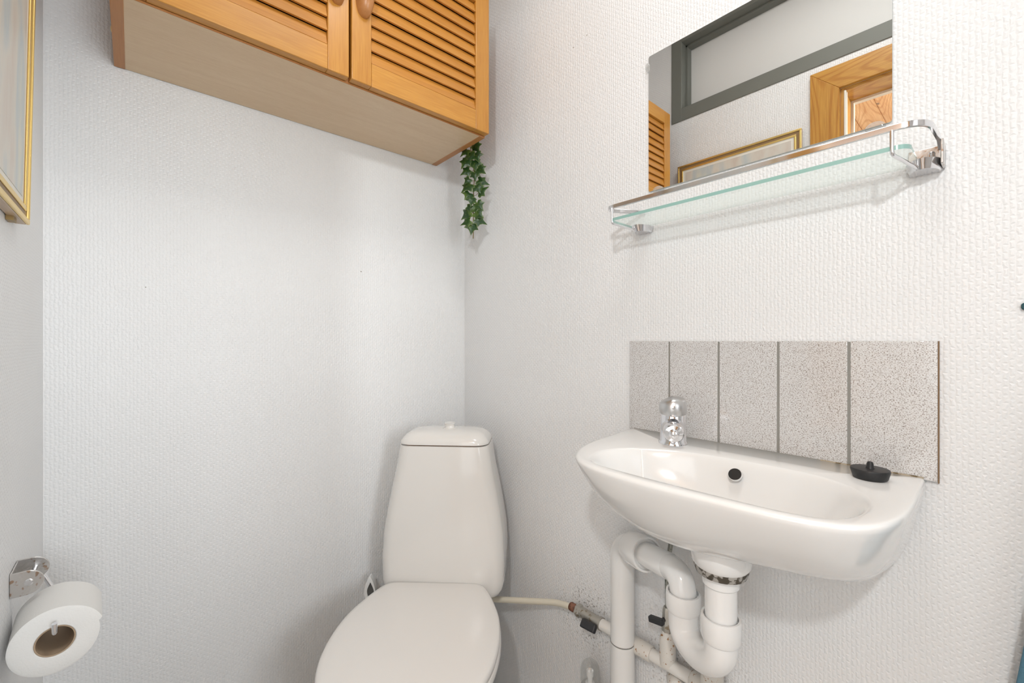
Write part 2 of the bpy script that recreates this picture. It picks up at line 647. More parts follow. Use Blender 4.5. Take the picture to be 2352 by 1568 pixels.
ct = 0.014
bm = B(); prism(bm, [(DY1, 0), (DY1 + CW, 0), (DY1 + CW, DZ + CW - 0.004), (DY1, DZ)], XL, XL + ct); obj('door_casing', bm, M_pine_v, door, bevel=0.0015)
bm = B(); prism(bm, [(DY0, 0), (DY0 - CW, 0), (DY0 - CW, DZ + CW - 0.004), (DY0, DZ)], XL, XL + ct); obj('door_casing', bm, M_pine_v, door, bevel=0.0015)
bm = B(); prism(bm, [(DY0, DZ), (DY1, DZ), (DY1 + CW, DZ + CW - 0.004), (DY0 - CW, DZ + CW - 0.004)], XL, XL + ct); obj('door_casing', bm, M_pine_h, door, bevel=0.0015)
bm = B(); box(bm, XL - WT, XL, DY1 - 0.012, DY1, 0, DZ); obj('door_jamb', bm, M_pine_v, door)
bm = B(); box(bm, XL - WT, XL, DY0, DY0 + 0.012, 0, DZ); obj('door_jamb', bm, M_pine_v, door)
bm = B(); box(bm, XL - WT, XL, DY0 + 0.012, DY1 - 0.012, DZ - 0.012, DZ); obj('door_jamb', bm, M_pine_h, door)
bm = B()
box(bm, XL - 0.004, XL + 0.004, DY1 - 0.017, DY1 - 0.012, 0, DZ - 0.012)
box(bm, XL - 0.020, XL - 0.013, DY1 - 0.017, DY1 - 0.012, 0, DZ - 0.012)
obj('door_seal', bm, simple('pale_seal', (0.72, 0.66, 0.56), 0.6), door)
bm = B()
box(bm, XL - WT - 0.02, XL - WT, DY1 - 0.02, DY1 + 0.07, 0, DZ + 0.05)
box(bm, XL - WT - 0.02, XL - WT, DY0 - 0.07, DY1 - 0.02, DZ - 0.02, DZ + 0.05)
obj('outer_casing', bm, simple('cream_paint', (0.74, 0.62, 0.48), 0.5), door)

# the hall outside the doorway
HX0, HX1, HZ = XL - 1.7, XL - WT, 2.36
bm = B()
for k in range(-13, 14):
    box(bm, HX0, HX1, k * 0.11 + 0.002, k * 0.11 + 0.108, HZ, HZ + 0.02)
    box(bm, HX0, HX1, k * 0.11 + 0.108, k * 0.11 + 0.112, HZ + 0.004, HZ + 0.02)
struct('ceiling_hall', bm, M_pine_c)
bm = B(); box(bm, HX0 - 0.05, HX0, -1.5, 1.6, 0, HZ + 0.05); struct('wall_hall', bm, M_white)
bm = B(); box(bm, HX0, HX1, 1.40, 1.45, 0, HZ); struct('wall_hall_end', bm, M_white)
bm = B(); box(bm, HX0, XL, -1.5, -1.45, 0, HZ); struct('wall_hall_near', bm, M_white)
bm = B(); box(bm, HX1 - 0.001, HX1 + 0.02, -1.45, YF - 0.1, 0, HZ); struct('wall_hall_side', bm, M_white)

# ------------------------------------------------------------------ louvred cabinet
CX0, CX1, CY0, CZ0, CZ1 = -0.030, 0.756, 0.978, 1.682, 2.092
cab = thing('wall_cabinet', (CX0, YB, CZ0), 'orange beech louvred wall cabinet with two doors high on the back wall', 'cabinet')
bm = B(); box(bm, CX0 + 0.018, CX1 - 0.018, CY0, YB - 0.002, CZ0, CZ0 + 0.016); obj('bottom_panel', bm, M_veneer, cab)
for x0, x1 in ((CX0, CX0 + 0.018), (CX1 - 0.018, CX1)):
    bm = B(); box(bm, x0, x1, CY0 - 0.001, YB - 0.002, CZ0 - 0.001, CZ1); obj('side_panel', bm, M_beech_y, cab, bevel=0.001)
bm = B(); box(bm, CX0 + 0.018, CX1 - 0.018, CY0, YB - 0.002, CZ1 - 0.016, CZ1); obj('top_panel', bm, M_beech_h, cab)
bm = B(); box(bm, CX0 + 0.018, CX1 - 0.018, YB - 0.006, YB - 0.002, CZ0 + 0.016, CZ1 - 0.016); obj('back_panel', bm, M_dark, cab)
bm = B(); box(bm, CX0 + 0.018, CX1 - 0.018, CY0 - 0.0015, CY0 - 0.0002, CZ0, CZ0 + 0.016); obj('front_lipping', bm, M_beech_y, cab)
DT = 0.019
dz0, dz1 = CZ0 + 0.003, CZ1 - 0.002
dy1 = CY0 - 0.003
dy0 = dy1 - DT
mid = (CX0 + CX1) / 2
SW, RB, RT = 0.046, 0.053, 0.053
for di, (x0, x1) in enumerate(((CX0 + 0.001, mid - 0.0028), (mid + 0.0028, CX1 - 0.001))):
    d = bpy.data.objects.new('door', None); C.objects.link(d); d.parent = cab
    d.location = Vector((x0, dy0, dz0)) - cab.location
    for s0, s1 in ((x0, x0 + SW), (x1 - SW, x1)):
        bm = B(); box(bm, s0, s1, dy0, dy1, dz0, dz1); obj('stile', bm, M_beech_v, d, bevel=0.0018)
    for z0, z1 in ((dz0, dz0 + RB), (dz1 - RT, dz1)):
        bm = B(); box(bm, x0 + SW, x1 - SW, dy0, dy1, z0, z1); obj('rail', bm, M_beech_h, d, bevel=0.0012)
    bm = B()
    h0, h1 = dz0 + RB, dz1 - RT
    n = 10
    pit = (h1 - h0) / n
    for k in range(n):
        zb = h0 + k * pit
        # tilted slat: top edge leans back
        yb, yt, t = dy0 + 0.0010, dy0 + 0.0098, 0.0062
        q = [(yb, zb + 0.0005), (yb + t, zb + 0.0005), (yt + t, zb + pit + 0.003), (yt, zb + pit + 0.001)]
        if k == n - 1: q = [(yb, zb + .0005), (yb + t, zb + .0005), (yt + t, zb + pit - 0.001), (yt, zb + pit - .002)]
        q = [(q[0][0], q[0][1]), (q[1][0], q[1][1]), (q[2][0], q[2][1]), (q[3][0], q[3][1])]
        jj = random.uniform(-0.0006, 0.0006)
        A = [bm.verts.new((x0 + SW, y + jj, z)) for y, z in q]
        D = [bm.verts.new((x1 - SW, y + jj, z)) for y, z in q]
        bm.faces.new(A); bm.faces.new(D[::-1])
        for i in range(4): bm.faces.new((A[i], D[i], D[(i + 1) % 4], A[(i + 1) % 4]))
    obj('louvre', bm, M_slat, d, bevel=0.0012)
    # leaf-shaped wooden pull: half an oval standing out from the stile
    hx = (x1 - SW / 2 - 0.004) if di == 0 else (x0 + SW / 2 + 0.004)
    sgn = -1 if di == 0 else 1
    hz = dz0 + 0.190
    bm = B()
    rings = []
    nz_ = 18
    for k in range(nz_ + 1):
        t = k / nz_
        z = hz + (t - 0.5) * 0.085
        e = math.sqrt(max(0, 1 - (2 * t - 1) ** 2))
        out = 0.003 + 0.026 * e
        hw = 0.004 + 0.0145 * e
        ring = []
        for q in range(11):
            a = PI * q / 10
            ring.append((hx + math.cos(a) * hw + sgn * 0.004 * math.sin(a), dy0 - out * math.sin(a) ** 0.8, z))
        rings.append(ring)
    loft(bm, rings, True, True, True)
    obj('handle', bm, M_beech_y, d, sharp=50)
bm = B(); lathe(bm, (CX0 - 0.0, 1.16, CZ0 + 0.035), (-1, 0, 0), [(0.006, 0), (0.006, 0.002), (0.003, 0.003)], 12); obj('screw_cap', bm, M_gold, cab)

# ------------------------------------------------------------------ ivy garland
ivy = thing('ivy_garland', (0.80, 1.085, 1.73), 'hanging strand of green ivy leaves below the corner of the cabinet', 'ivy')
m, nt, p = mat('ivy_leaf')
at = N(nt, 'ShaderNodeAttribute', attribute_name='leafuv')
r = ramp(nt, [(0.0, (0.10, 0.17, 0.03)), (0.12, (0.013, 0.048, 0.009)), (0.75, (0.018, 0.062, 0.011)), (0.95, (0.12, 0.17, 0.045))])
nt.links.new(at.outputs['Fac'], r.inputs[0])
oi = N(nt, 'ShaderNodeTexNoise'); oi.inputs['Scale'].default_value = 35
tcx = N(nt, 'ShaderNodeTexCoord'); nt.links.new(tcx.outputs['Object'], oi.inputs['Vector'])
mxv = N(nt, 'ShaderNodeMixRGB', blend_type='MIX'); mxv.inputs[2].default_value = (0.14, 0.22, 0.035, 1)
rv = ramp(nt, [(0.56, (0, 0, 0)), (0.76, (.7, .7, .7))])
nt.links.new(oi.outputs['Fac'], rv.inputs[0]); nt.links.new(rv.outputs[0], mxv.inputs[0]); nt.links.new(r.outputs[0], mxv.inputs[1])
nt.links.new(mxv.outputs[0], p.inputs['Base Color'])
p.inputs['Roughness'].default_value = 0.35
M_leaf = m
main = spline([(0.785, 1.10, 1.735), (0.79, 1.09, 1.69), (0.798, 1.085, 1.62), (0.792, 1.08, 1.56), (0.795, 1.085, 1.50), (0.792, 1.082, 1.44), (0.79, 1.08, 1.418)], 6)
bm = B()
tube(bm, main, 0.0014, 8)
lf = B()
lay = lf.verts.layers.float.new('leafuv')
LEAF = [(0, 0), (0.28, -0.16), (0.50, -0.05), (0.42, 0.14), (0.60, 0.40), (0.30, 0.46), (0.16, 0.62), (0, 1.0)]
full = LEAF + [(-x, y) for x, y in LEAF[-2:0:-1]]
face_dir = Vector((-0.72, -0.69, 0.0))


def leaf(pos, size, ang, tilt, yawj):
    """ang: direction of the tip in the plane facing the room"""
    n_ = Vector(face_dir)
    n_.rotate(Matrix.Rotation(yawj, 3, 'Z'))
    n_ = (n_ + Vector((0, 0, tilt))).normalized()
    xr = Vector((0, 0, 1)).cross(n_).normalized()
    up = n_.cross(xr).normalized()
    tip = xr * math.sin(ang) + up * -math.cos(ang)
    sd = n_.cross(tip).normalized()
    c = lf.verts.new(Vector(pos) + tip * size * 0.34 + n_ * size * 0.07); c[lay] = 0.0
    inner, outer = [], []
    for (x, y) in full:
        dd = math.hypot(x, y - 0.34)
        fold = -0.18 * abs(x) - 0.10 * max(0, y - 0.5)
        o_ = lf.verts.new(Vector(pos) + (tip * y + sd * x + n_ * fold) * size); o_[lay] = 1.0
        i_ = lf.verts.new(Vector(pos) + (tip * (0.34 + (y - 0.34) * 0.62) + sd * x * 0.62 + n_ * (fold * 0.45 + 0.05)) * size); i_[lay] = 0.5
        inner.append(i_); outer.append(o_)
    k = len(full)
    for i in range(k):
        j = (i + 1) % k
        lf.faces.new((inner[i], inner[j], outer[j], outer[i]))
        lf.faces.new((c, inner[j], inner[i]))


spots = [(0.018, 1.722, .022, 1.4), (0.02, 1.70, .036, .5), (-0.016, 1.684, .034, -.7), (0.016, 1.670, .040, .4), (-0.006, 1.672, .038, -.1),
         (-0.022, 1.652, .040, -.5), (0.006, 1.648, .042, .2), (0.026, 1.640, .022, 1.2), (-0.018, 1.622, .036, -1.0), (0.018, 1.622, .040, .9), (0.004, 1.612, .030, .1),
         (-0.018, 1.594, .026, -.8), (0.018, 1.588, .040, 1.2), (-0.014, 1.572, .042, -.7), (0.012, 1.570, .036, .5), (-0.014, 1.546, .036, -.6), (0.022, 1.546, .040, 2.0),
         (-0.004, 1.532, .034, -.2), (0.016, 1.515, .036, .7), (-0.006, 1.508, .032, -.3), (-0.018, 1.490, .040, -1.0), (0.012, 1.488, .036, .9), (0.008, 1.505, .026, .4), (0.014, 1.468, .040, 1.1), (-0.012, 1.462, .036, -1.1), (-0.004, 1.452, .040, -.1)]
for sx, z, s, an in spots:
    k = min(range(len(main)), key=lambda i: abs(main[i].z - z - 0.008))
    rt = Vector((0.7508, -0.6605, 0))
    base = main[k] + rt * (sx * 0.75) + face_dir * random.uniform(0.002, 0.014) + Vector((0, 0, 0))
    base.z = z + s * 0.3
    leaf(base, s * 0.98, an, random.uniform(-0.1, 0.5), random.uniform(-0.5, 0.5))
    tube(bm, [main[k], (main[k] + base) / 2 + Vector((0, 0, -0.003)), base], 0.0007, 6)
obj('stem', bm, M_stem, ivy)
obj('foliage', lf, M_leaf, ivy, sharp=180)

# ------------------------------------------------------------------ mirror
MY0, MY1, MZ0, MZ1 = 0.110, 0.5217, 1.434, 1.7355
mir = thing('wall_mirror', (XR, MY0, MZ0), 'frameless rectangular mirror on the right wall above the glass shelf', 'mirror')
bm = B()
prof = [(y, z) for (_, y, z) in [(0, *q[:2]) for q in rrect((MY0 + MY1) / 2, 0, (MY1 - MY0) / 2, MZ0, MZ1, 0.004, 0, 4)]]
prism(bm, prof, XR - 0.0045, XR - 0.001)
bmesh.ops.recalc_face_normals(bm, faces=bm.faces)
o = obj('mirror_glass', bm, [M_mirror, simple('mirror_edge', (0.55, 0.56, 0.52), 0.3)], mir, sharp=20)
for f in o.data.polygons:
    f.material_index = 0 if f.normal.x < -0.9 else 1
    f.use_smooth = False
for cy, cz, up in ((MY1, 1.712, False), (0.498, MZ0, True), (0.130, MZ0, True)):
    bm = B()
    if up:
        lathe(bm, (XR - 0.0085, cy, cz - 0.003), (1, 0, 0), [(0.010, 0), (0.0125, 0.0015), (0.0125, 0.0085)], 24)
        for v_ in bm.verts:
            if v_.co.z < cz - 0.004: v_.co.z = cz - 0.004
            v_.co.z = cz - 0.003 + (v_.co.z - cz + 0.003) * 0.75
    else:
        lathe(bm, (XR - 0.0085, cy + 0.002, cz), (1, 0, 0), [(0.008, 0), (0.010, 0.0015), (0.010, 0.0085)], 24)
        for v_ in bm.verts:
            v_.co.y = cy + 0.002 + (v_.co.y - cy - 0.002) * 0.45
    obj('mirror_clip', bm, M_clear, mir)

# ------------------------------------------------------------------ glass shelf with chrome rail
SY0, SY1, SZ, SD = 0.062, 0.562, 1.360, 0.102
shelf = thing('glass_shelf', (XR, SY0, SZ), 'glass shelf with chrome gallery rail under the mirror', 'shelf')
bm = B()
pts = []
for cx_, cy_, a0 in ((XR - SD + 0.016, SY1 - 0.016 - 0.004, 90), (XR - SD + 0.016, SY0 + 0.034, 180)):
    for k in range(7):
        a_ = math.radians(a0 + 90 * k / 6)
        pts.append((cx_ + 0.016 * math.cos(a_), cy_ + 0.016 * math.sin(a_)))
pts = [(XR - 0.006, SY1 - 0.004)] + pts + [(XR - 0.006, SY0 + 0.018)]
top = [bm.verts.new((x, y, SZ + 0.003)) for x, y in pts]
bot = [bm.verts.new((x, y, SZ - 0.003)) for x, y in pts]
bm.faces.new(top); bm.faces.new(bot[::-1])
for i in range(len(pts)):
    f = bm.faces.new((top[i], bot[i], bot[(i + 1) % len(pts)], top[(i + 1) % len(pts)]))
    f.material_index = 0 if i == len(pts) - 1 else 1
obj('glass_plate', bm, [M_glass, M_edge], shelf, sharp=30)
# rail: flat chrome band running round the front
path = [Vector((XR - 0.003, SY1 - 0.03, SZ + 0.030)), Vector((XR - 0.06, SY1 - 0.004, SZ + 0.0285))]
path += bend((XR - 0.05, SY1 - 0.002, SZ + 0.028), (XR - SD, SY1 + 0.008, SZ + 0.027), (XR - SD, 0.3, SZ + 0.027), 0.028, 8)
path += [Vector((XR - SD, 0.3, SZ + 0.027))]
path += bend((XR - SD, 0.3, SZ + 0.027), (XR - SD, SY0 + 0.002, SZ + 0.027), (XR - 0.03, SY0 - 0.004, SZ + 0.026), 0.032, 10)
path += [Vector((XR - 0.03, SY0 - 0.004, SZ + 0.023)), Vector((XR - 0.003, SY0 - 0.004, SZ + 0.016))]
bm = B()
rings = []
for i, q in enumerate(path):
    t = (path[min(i + 1, len(path) - 1)] - path[max(i - 1, 0)])
    t.z = 0
    t.normalize()
    n_ = Vector((-t.y, t.x, 0))
    hh, ww = 0.0042, 0.0022
    rings.append([q + n_ * ww + Vector((0, 0, hh)), q - n_ * ww + Vector((0, 0, hh)), q - n_ * ww - Vector((0, 0, hh)), q + n_ * ww - Vector((0, 0, hh))])
loft(bm, rings)
obj('rail', bm, M_chrome, shelf, bevel=0.0008)
for yy, yw in ((SY1 - 0.012, SY1 - 0.03), (0.098, SY0 + 0.012)):
    bm = B()
    p0 = Vector((XR - SD, yy, SZ + 0.024))
    p1 = Vector((XR - SD, yy, SZ - 0.008))
    p2 = Vector((XR - 0.028, yw + 0.004, SZ - 0.014))
    tube(bm, [p0] + bend(p0, p1, p2, 0.006, 6) + [p2], 0.0025, 12)
    obj('rail_post', bm, M_chrome, shelf)
    bm = B()
    # half-round wall bracket carrying the glass
    ring = []
    k0, k1 = 180, 360
    for k in range(15):
        a_ = math.radians(90 + 180 * k / 14)
        ring.append((XR - 0.002 + 0.042 * math.cos(a_), yw + 0.021 * math.sin(a_)))
    A = [bm.verts.new((x, y, SZ - 0.004)) for x, y in ring]
    D = [bm.verts.new((XR - 0.002 + (x - XR + 0.002) * 0.8, yw + (y - yw) * 0.8, SZ - 0.017)) for x, y in ring]
    bm.faces.new(A); bm.faces.new(D[::-1])
    for i in range(15): bm.faces.new((A[i], D[i], D[(i + 1) % 15], A[(i + 1) % 15]))
    obj('bracket', bm, M_chrome, shelf, sharp=40)
bm = B()
box(bm, XR - 0.034, XR - 0.0025, SY0 - 0.009, SY0 - 0.006, SZ - 0.014, SZ + 0.020)
box(bm, XR - 0.006, XR - 0.0025, SY0 - 0.009, SY0 + 0.03, SZ - 0.014, SZ + 0.020)
obj('wall_plate', bm, M_oldchrome, shelf, bevel=0.001)
bm = B(); lathe(bm, (XR - 0.02, SY0 + 0.004, SZ - 0.01), (0, 0, 1), [(0.004, 0), (0.004, 0.016), (0.003, 0.018)], 12); obj('clamp_screw', bm, M_chrome, shelf)

# ------------------------------------------------------------------ speckled tile splashback
TZB, TZT = 0.899, 1.1005
ty = [0.0606, 0.1622, 0.2633, 0.3673, 0.4708, 0.569]
spl = thing('tile_splashback', (XR, ty[0], TZB), 'row of grey speckled tiles on the wall behind the washbasin', 'tiles')
bm = B()
for i in range(5):
    g = 0.0021
    box(bm, XR - 0.0075, XR - 0.001, ty[i] + (g if i else 0), ty[i + 1] - (g if i < 4 else 0), TZB, TZT)
obj('tiles', bm, M_tile, spl, bevel=0.0006)
bm = B(); box(bm, XR - 0.0065, XR - 0.0008, ty[0] + 0.002, ty[-1] - 0.002, TZB + 0.001, TZT - 0.001); obj('grout', bm, M_grout, spl)
bm = B(); box(bm, XR - 0.006, XR - 0.0005, ty[0] - 0.0016, ty[0] - 0.0001, TZB - 0.002, TZT); obj('edge_sealant', bm, simple('brown_sealant', (0.24, 0.155, 0.09), 0.8), spl)

# ------------------------------------------------------------------ washbasin
NB = 176
cB = (0.69, 0.285)
outer = [(0.8695, 0.5595), (0.82, 0.556), (0.765, 0.549), (0.70, 0.541), (0.653, 0.531), (0.61, 0.513), (0.575, 0.487), (0.551, 0.447), (0.542, 0.40), (0.5405, 0.34),
         (0.543, 0.28), (0.5475, 0.22), (0.553, 0.175), (0.562, 0.135), (0.579, 0.106), (0.6055, 0.087), (0.645, 0.075), (0.70, 0.0705), (0.78, 0.0705), (0.84, 0.0715), (0.866, 0.0735), (0.8695, 0.079)]
osm = [v_.to_2d() for v_ in spline([(x, y, 0) for x, y in outer[:-1]], 6)] + [Vector(outer[-1])]
osm = [(v_.x, v_.y) for v_ in osm]
OUT = polar(osm, cB, NB)
inner = [(0.588, 0.470), (0.625, 0.483), (0.663, 0.480), (0.700, 0.457), (0.728, 0.420), (0.748, 0.375), (0.760, 0.31), (0.765, 0.24), (0.762, 0.185), (0.742, 0.142),
         (0.705, 0.112), (0.66, 0.101), (0.615, 0.107), (0.583, 0.128), (0.568, 0.17), (0.563, 0.23), (0.560, 0.30), (0.559, 0.37), (0.561, 0.42), (0.570, 0.452)]
ism = [(v_.x, v_.y) for v_ in spline([(x, y, 0) for x, y in inner], 6, True)]
INN = polar(ism, cB, NB)
RZ = 0.902
basin = thing('washbasin', (XR, 0.30, 0.75), 'small white porcelain washbasin on the right wall with a crack in the bowl', 'sink')
bm = B()
YC = 0.30
rings = []


def oring(sx, sy, z, mix=0.0):
    ring = []
    for p_ in OUT:
        x = XR - 0.0005 - (XR - 0.0005 - p_.x) * sx
        y = YC + (p_.y - YC) * sy
        d = (XR - x) / 0.33      # the underside rises towards the front
        ring.append((x, y, z + (RZ - z) * (0.55 - 0.20 * math.exp(-((y - 0.33) / 0.12) ** 2)) * max(0.0, d)))
    return ring


prof = [(0.34, 0.22, 0.735), (0.50, 0.42, 0.736), (0.62, 0.60, 0.738), (0.715, 0.72, 0.743), (0.79, 0.81, 0.753), (0.86, 0.878, 0.777), (0.918, 0.926, 0.809),
        (0.955, 0.955, 0.840), (0.98, 0.976, 0.863), (0.995, 0.993, 0.882), (1.0, 1.0, 0.892), (0.9985, 0.998, 0.8965), (0.993, 0.9945, 0.8998), (0.984, 0.988, 0.9015), (0.972, 0.98, RZ)]
for sx, sy, z in prof: rings.append(oring(sx, sy, z))
cI = Vector((0.665, 0.285))


def iring(s, z, c=cI):
    return [(c.x + (q.x - c.x) * s, c.y + (q.y - c.y) * s, z) for q in INN]


for s, z in ((1.0, RZ), (0.985, RZ - 0.0008), (0.968, RZ - 0.0032), (0.95, RZ - 0.0075), (0.925, RZ - 0.016), (0.885, RZ - 0.030), (0.83, RZ - 0.046), (0.75, RZ - 0.062), (0.62, RZ - 0.076), (0.45, RZ - 0.083), (0.25, RZ - 0.086), (0.08, RZ - 0.087)):
    rings.append(iring(s, z))
loft(bm, rings)
from mathutils.bvhtree import BVHTree
bvh = BVHTree.FromBMesh(bm)
obj('bowl', bm, M_porc, basin, sharp=180)
# overflow opening on the rear slope of the bowl
bm = B()
op, od = Vector((0.7435, 0.290, 0.8815)), Vector((-0.80, -0.05, 0.60)).normalized()
lathe(bm, op - od * 0.004, od, [(0.0100, 0), (0.0100, 0.0052), (0.0, 0.0053)], 24)
obj('overflow_hole', bm, M_dark, basin)
bm = B()
lathe(bm, op - od * 0.004, od, [(0.0102, 0.0), (0.0106, 0.0046), (0.0104, 0.0052), (0.0100, 0.0050)], 24, False, False)
obj('overflow_ring', bm, M_porc, basin)
# crack line inside the bowl
bm = B()
cr = []
for k in range(25):
    t_ = k / 24
    x_, y_ = 0.708 - 0.118 * t_, 0.442 - 0.052 * t_ - 0.008 * math.sin(t_ * 7)
    h_ = bvh.ray_cast(Vector((x_, y_, 1.0)), Vector((0, 0, -1)))[0]
    cr.append(h_ + Vector((0, 0, 0.0001)))
tube(bm, cr, [0.0017 - 0.0009 * k / 24 for k in range(25)], 6)
obj('crack', bm, simple('pale_crack', (0.95, 0.94, 0.92), 0.4), basin)
# drain body
bm = B(); lathe(bm, (0.68, 0.286, 0.800), (0, 0, -1), [(0.044, 0), (0.045, 0.020), (0.043, 0.036), (0.0385, 0.043)], 32); obj('drain_flange', bm, M_porc, basin)
# sealant
bm = B()
tube(bm, [(XR - 0.0095, 0.075, RZ - 0.001), (XR - 0.0085, 0.20, RZ - 0.001)], 0.0024, 8)
obj('dark_sealant', bm, M_brown, basin)
bm = B()
tube(bm, [(XR - 0.0085, 0.20, RZ - 0.001), (XR - 0.0085, 0.555, RZ - 0.0015)], 0.002, 8)
obj('grey_sealant', bm, M_grout, basin)

# ------------------------------------------------------------------ tap
TX, TY = 0.792, 0.4245
tap = thing('basin_tap', (TX, TY, RZ), 'chrome single-lever mixer tap at the left back of the washbasin', 'tap')
bm = B()
lathe(bm, (TX, TY, RZ), (0, 0, 1), [(0.027, 0), (0.027, 0.003), (0.0245, 0.006), (0.0238, 0.03), (0.0232, 0.060), (0.022, 0.062)], 40)
obj('body', bm, M_chrome, tap, sharp=40)
sd_ = Vector((-0.86, -0.50, -0.10)).normalized()
bm = B()
s0 = Vector((TX, TY, RZ + 0.033))
lathe(bm, s0, sd_, [(0.021, 0), (0.0205, 0.02), (0.0195, 0.036), (0.0185, 0.046), (0.0155, 0.052), (0.0095, 0.0535), (0.0085, 0.0565), (0.006, 0.059), (0.0, 0.0598)], 36)
obj('spout', bm, M_chrome, tap, sharp=40)
bm = B()
fx = Vector((-0.86, -0.50, 0)).normalized(); fy = Vector((0.50, -0.86, 0)).normalized()
rings = []
for (r_, z, sh, tl) in ((0.0225, 0.058, 0, 0), (0.0245, 0.0590, 0.001, -0.003), (0.0256, 0.064, 0.002, -0.003), (0.0256, 0.076, 0.002, -0.001), (0.0238, 0.0845, 0.002, 0), (0.019, 0.089, 0.001, 0), (0.012, 0.091, 0, 0), (0.002, 0.0915, 0, 0)):
    ring = []
    for k in range(36):
        a_ = 2 * PI * k / 36
        e = math.cos(a_)
        q = Vector((TX, TY, RZ + z)) + fx * (r_ * e * (1.12 if e > 0 else 1) + sh) + fy * r_ * math.sin(a_)
        q.z += tl * max(0, e)
        # thumb hollow on one shoulder
        if z > 0.080 and math.sin(a_) < -0.2: q.z -= 0.006 * min(1, -math.sin(a_))
        ring.append(q)
    rings.append(ring)
loft(bm, rings)
obj('lever_cap', bm, simple('satin_chrome', (0.62, 0.62, 0.62), 0.32, metal=1), tap, sharp=50)
bm = B(); lathe(bm, Vector((TX, TY, RZ + 0.073)) + fx * 0.028, fx, [(0.0045, -0.003), (0.0045, 0.0008), (0.003, 0.0028), (0, 0.0034)], 16); obj('marker', bm, M_chrome, tap)

# ------------------------------------------------------------------ rubber plug
plug = thing('sink_plug', (0.801, 0.126, RZ), 'round black rubber plug lying on the right back of the washbasin', 'plug')
bm = B(); lathe(bm, (0.801, 0.126, RZ), (0, 0, 1), [(0.019, 0), (0.0205, 0.002), (0.0232, 0.0125), (0.0225, 0.0145), (0.019, 0.0150), (0.0, 0.0150)], 40); obj('stopper', bm, M_rubber, plug)
bm = B(); lathe(bm, (0.801, 0.126, RZ + 0.0148), (0, 0, 1), [(0.0055, 0), (0.0042, 0.003), (0.0040, 0.007), (0.0028, 0.0095), (0, 0.0102)], 20); obj('knob', bm, M_rubber, plug)

# ------------------------------------------------------------------ drain trap and standpipe
SP = (0.822, 0.5605)
DR = (0.68, 0.286)
LG = (0.722, 0.368)
trap = thing('drain_trap', (SP[0], SP[1], 0), 'white plastic waste trap and standpipe under the washbasin', 'pipe')
bm = B(); lathe(bm, (*DR, 0.7575), (0, 0, -1), [(0.0385, 0), (0.039, 0.003), (0.036, 0.012), (0.030, 0.015)], 32); obj('rubber_seal', bm, rusty('grimy_seal', (0.35, 0.33, 0.30), (0.06, 0.05, 0.035), 0.48, 90), trap)
bm = B(); lathe(bm, (*DR, 0.746), (0, 0, -1), [(0.0265, 0), (0.0268, 0.002), (0.0262, 0.018), (0.0245, 0.020)], 32); obj('collar', bm, M_pvc, trap)
bm = B(); lathe(bm, (*DR, 0.730), (0, 0, -1), [(0.0228, 0), (0.0228, 0.09)], 32); obj('tailpiece', bm, M_pvc, trap)


def socket(o_, d_, r_, ln, name='socket'):
    bm_ = B()
    lathe(bm_, o_, d_, [(r_ * 0.82, 0.006), (r_ * 0.86, 0.0), (r_ * 0.97, 0), (r_, 0.004), (r_, ln - 0.006), (r_ * 0.93, ln)], 36)
    return obj(name, bm_, M_pvc, trap, sharp=40)


socket((*DR, 0.678), (0, 0, -1), 0.0290, 0.036)
socket((*LG, 0.664), (0, 0, -1), 0.0290, 0.032)
d2 = Vector(LG) - Vector(DR)
bm = B()
ub = [Vector((*LG, 0.640)), Vector((*LG, 0.613))]
zb = 0.620
for k in range(1, 24):
    a_ = PI * k / 24
    c_ = Vector(DR) + d2 * (0.5 + 0.5 * math.cos(a_))
    zz = (0.609 if math.cos(a_) > 0 else 0.618)
    ub.append(Vector((c_.x, c_.y, 0.612 - 0.036 * math.sin(a_) + 0.020 * (1 - math.cos(a_)) / 2)))
ub += [Vector((*DR, 0.633)), Vector((*DR, 0.640))]
tube(bm, ub, 0.0245, 28)
obj('u_bend', bm, M_pvc, trap, sharp=60)
# elbow and arm to the standpipe
ez = 0.695
sz_ = 0.652
pA = Vector((*LG, 0.650)); pB = Vector((*LG, ez)); pC = Vector((SP[0], SP[1], sz_))
bm = B(); tube(bm, [pA] + bend(pA, pB, pC, 0.040, 12), 0.0222, 28); obj('elbow', bm, M_pvc, trap, sharp=60)
u_ = (pC - pB).normalized()
bm = B(); tube(bm, [pB + u_ * 0.039, pB + u_ * 0.043, pC - u_ * 0.02], [0.0222, 0.0236, 0.0228], 28); obj('arm', bm, M_pvc, trap)
socket(pC - u_ * 0.104, u_, 0.0345, 0.060)
bm = B()
pD = Vector((SP[0], SP[1], 0.5))
tube(bm, [pC - u_ * 0.048] + bend(pC - u_ * 0.06, pC + Vector((0, 0, 0.0)), pD, 0.040, 12) + [Vector((SP[0], SP[1], 0.43))], 0.0262, 32)
obj('standpipe', bm, M_pvc, trap, sharp=60)
bm = B(); lathe(bm, (*SP, 0.430), (0, 0, -1), [(0.0275, 0), (0.0275, 0.004), (0.0268, 0.008), (0.0268, 0.43)], 32); obj('lower_pipe', bm, M_pvc, trap)
bm = B(); lathe(bm, (*SP, 0.4305), (0, 0, 1), [(0.0270, -0.0003), (0.0272, 0.0012), (0.0262, 0.0016)], 32); obj('pipe_joint', bm, simple('joint_grey', (0.25, 0.24, 0.22), 0.8), trap)  # dark grey ring at the pipe joint

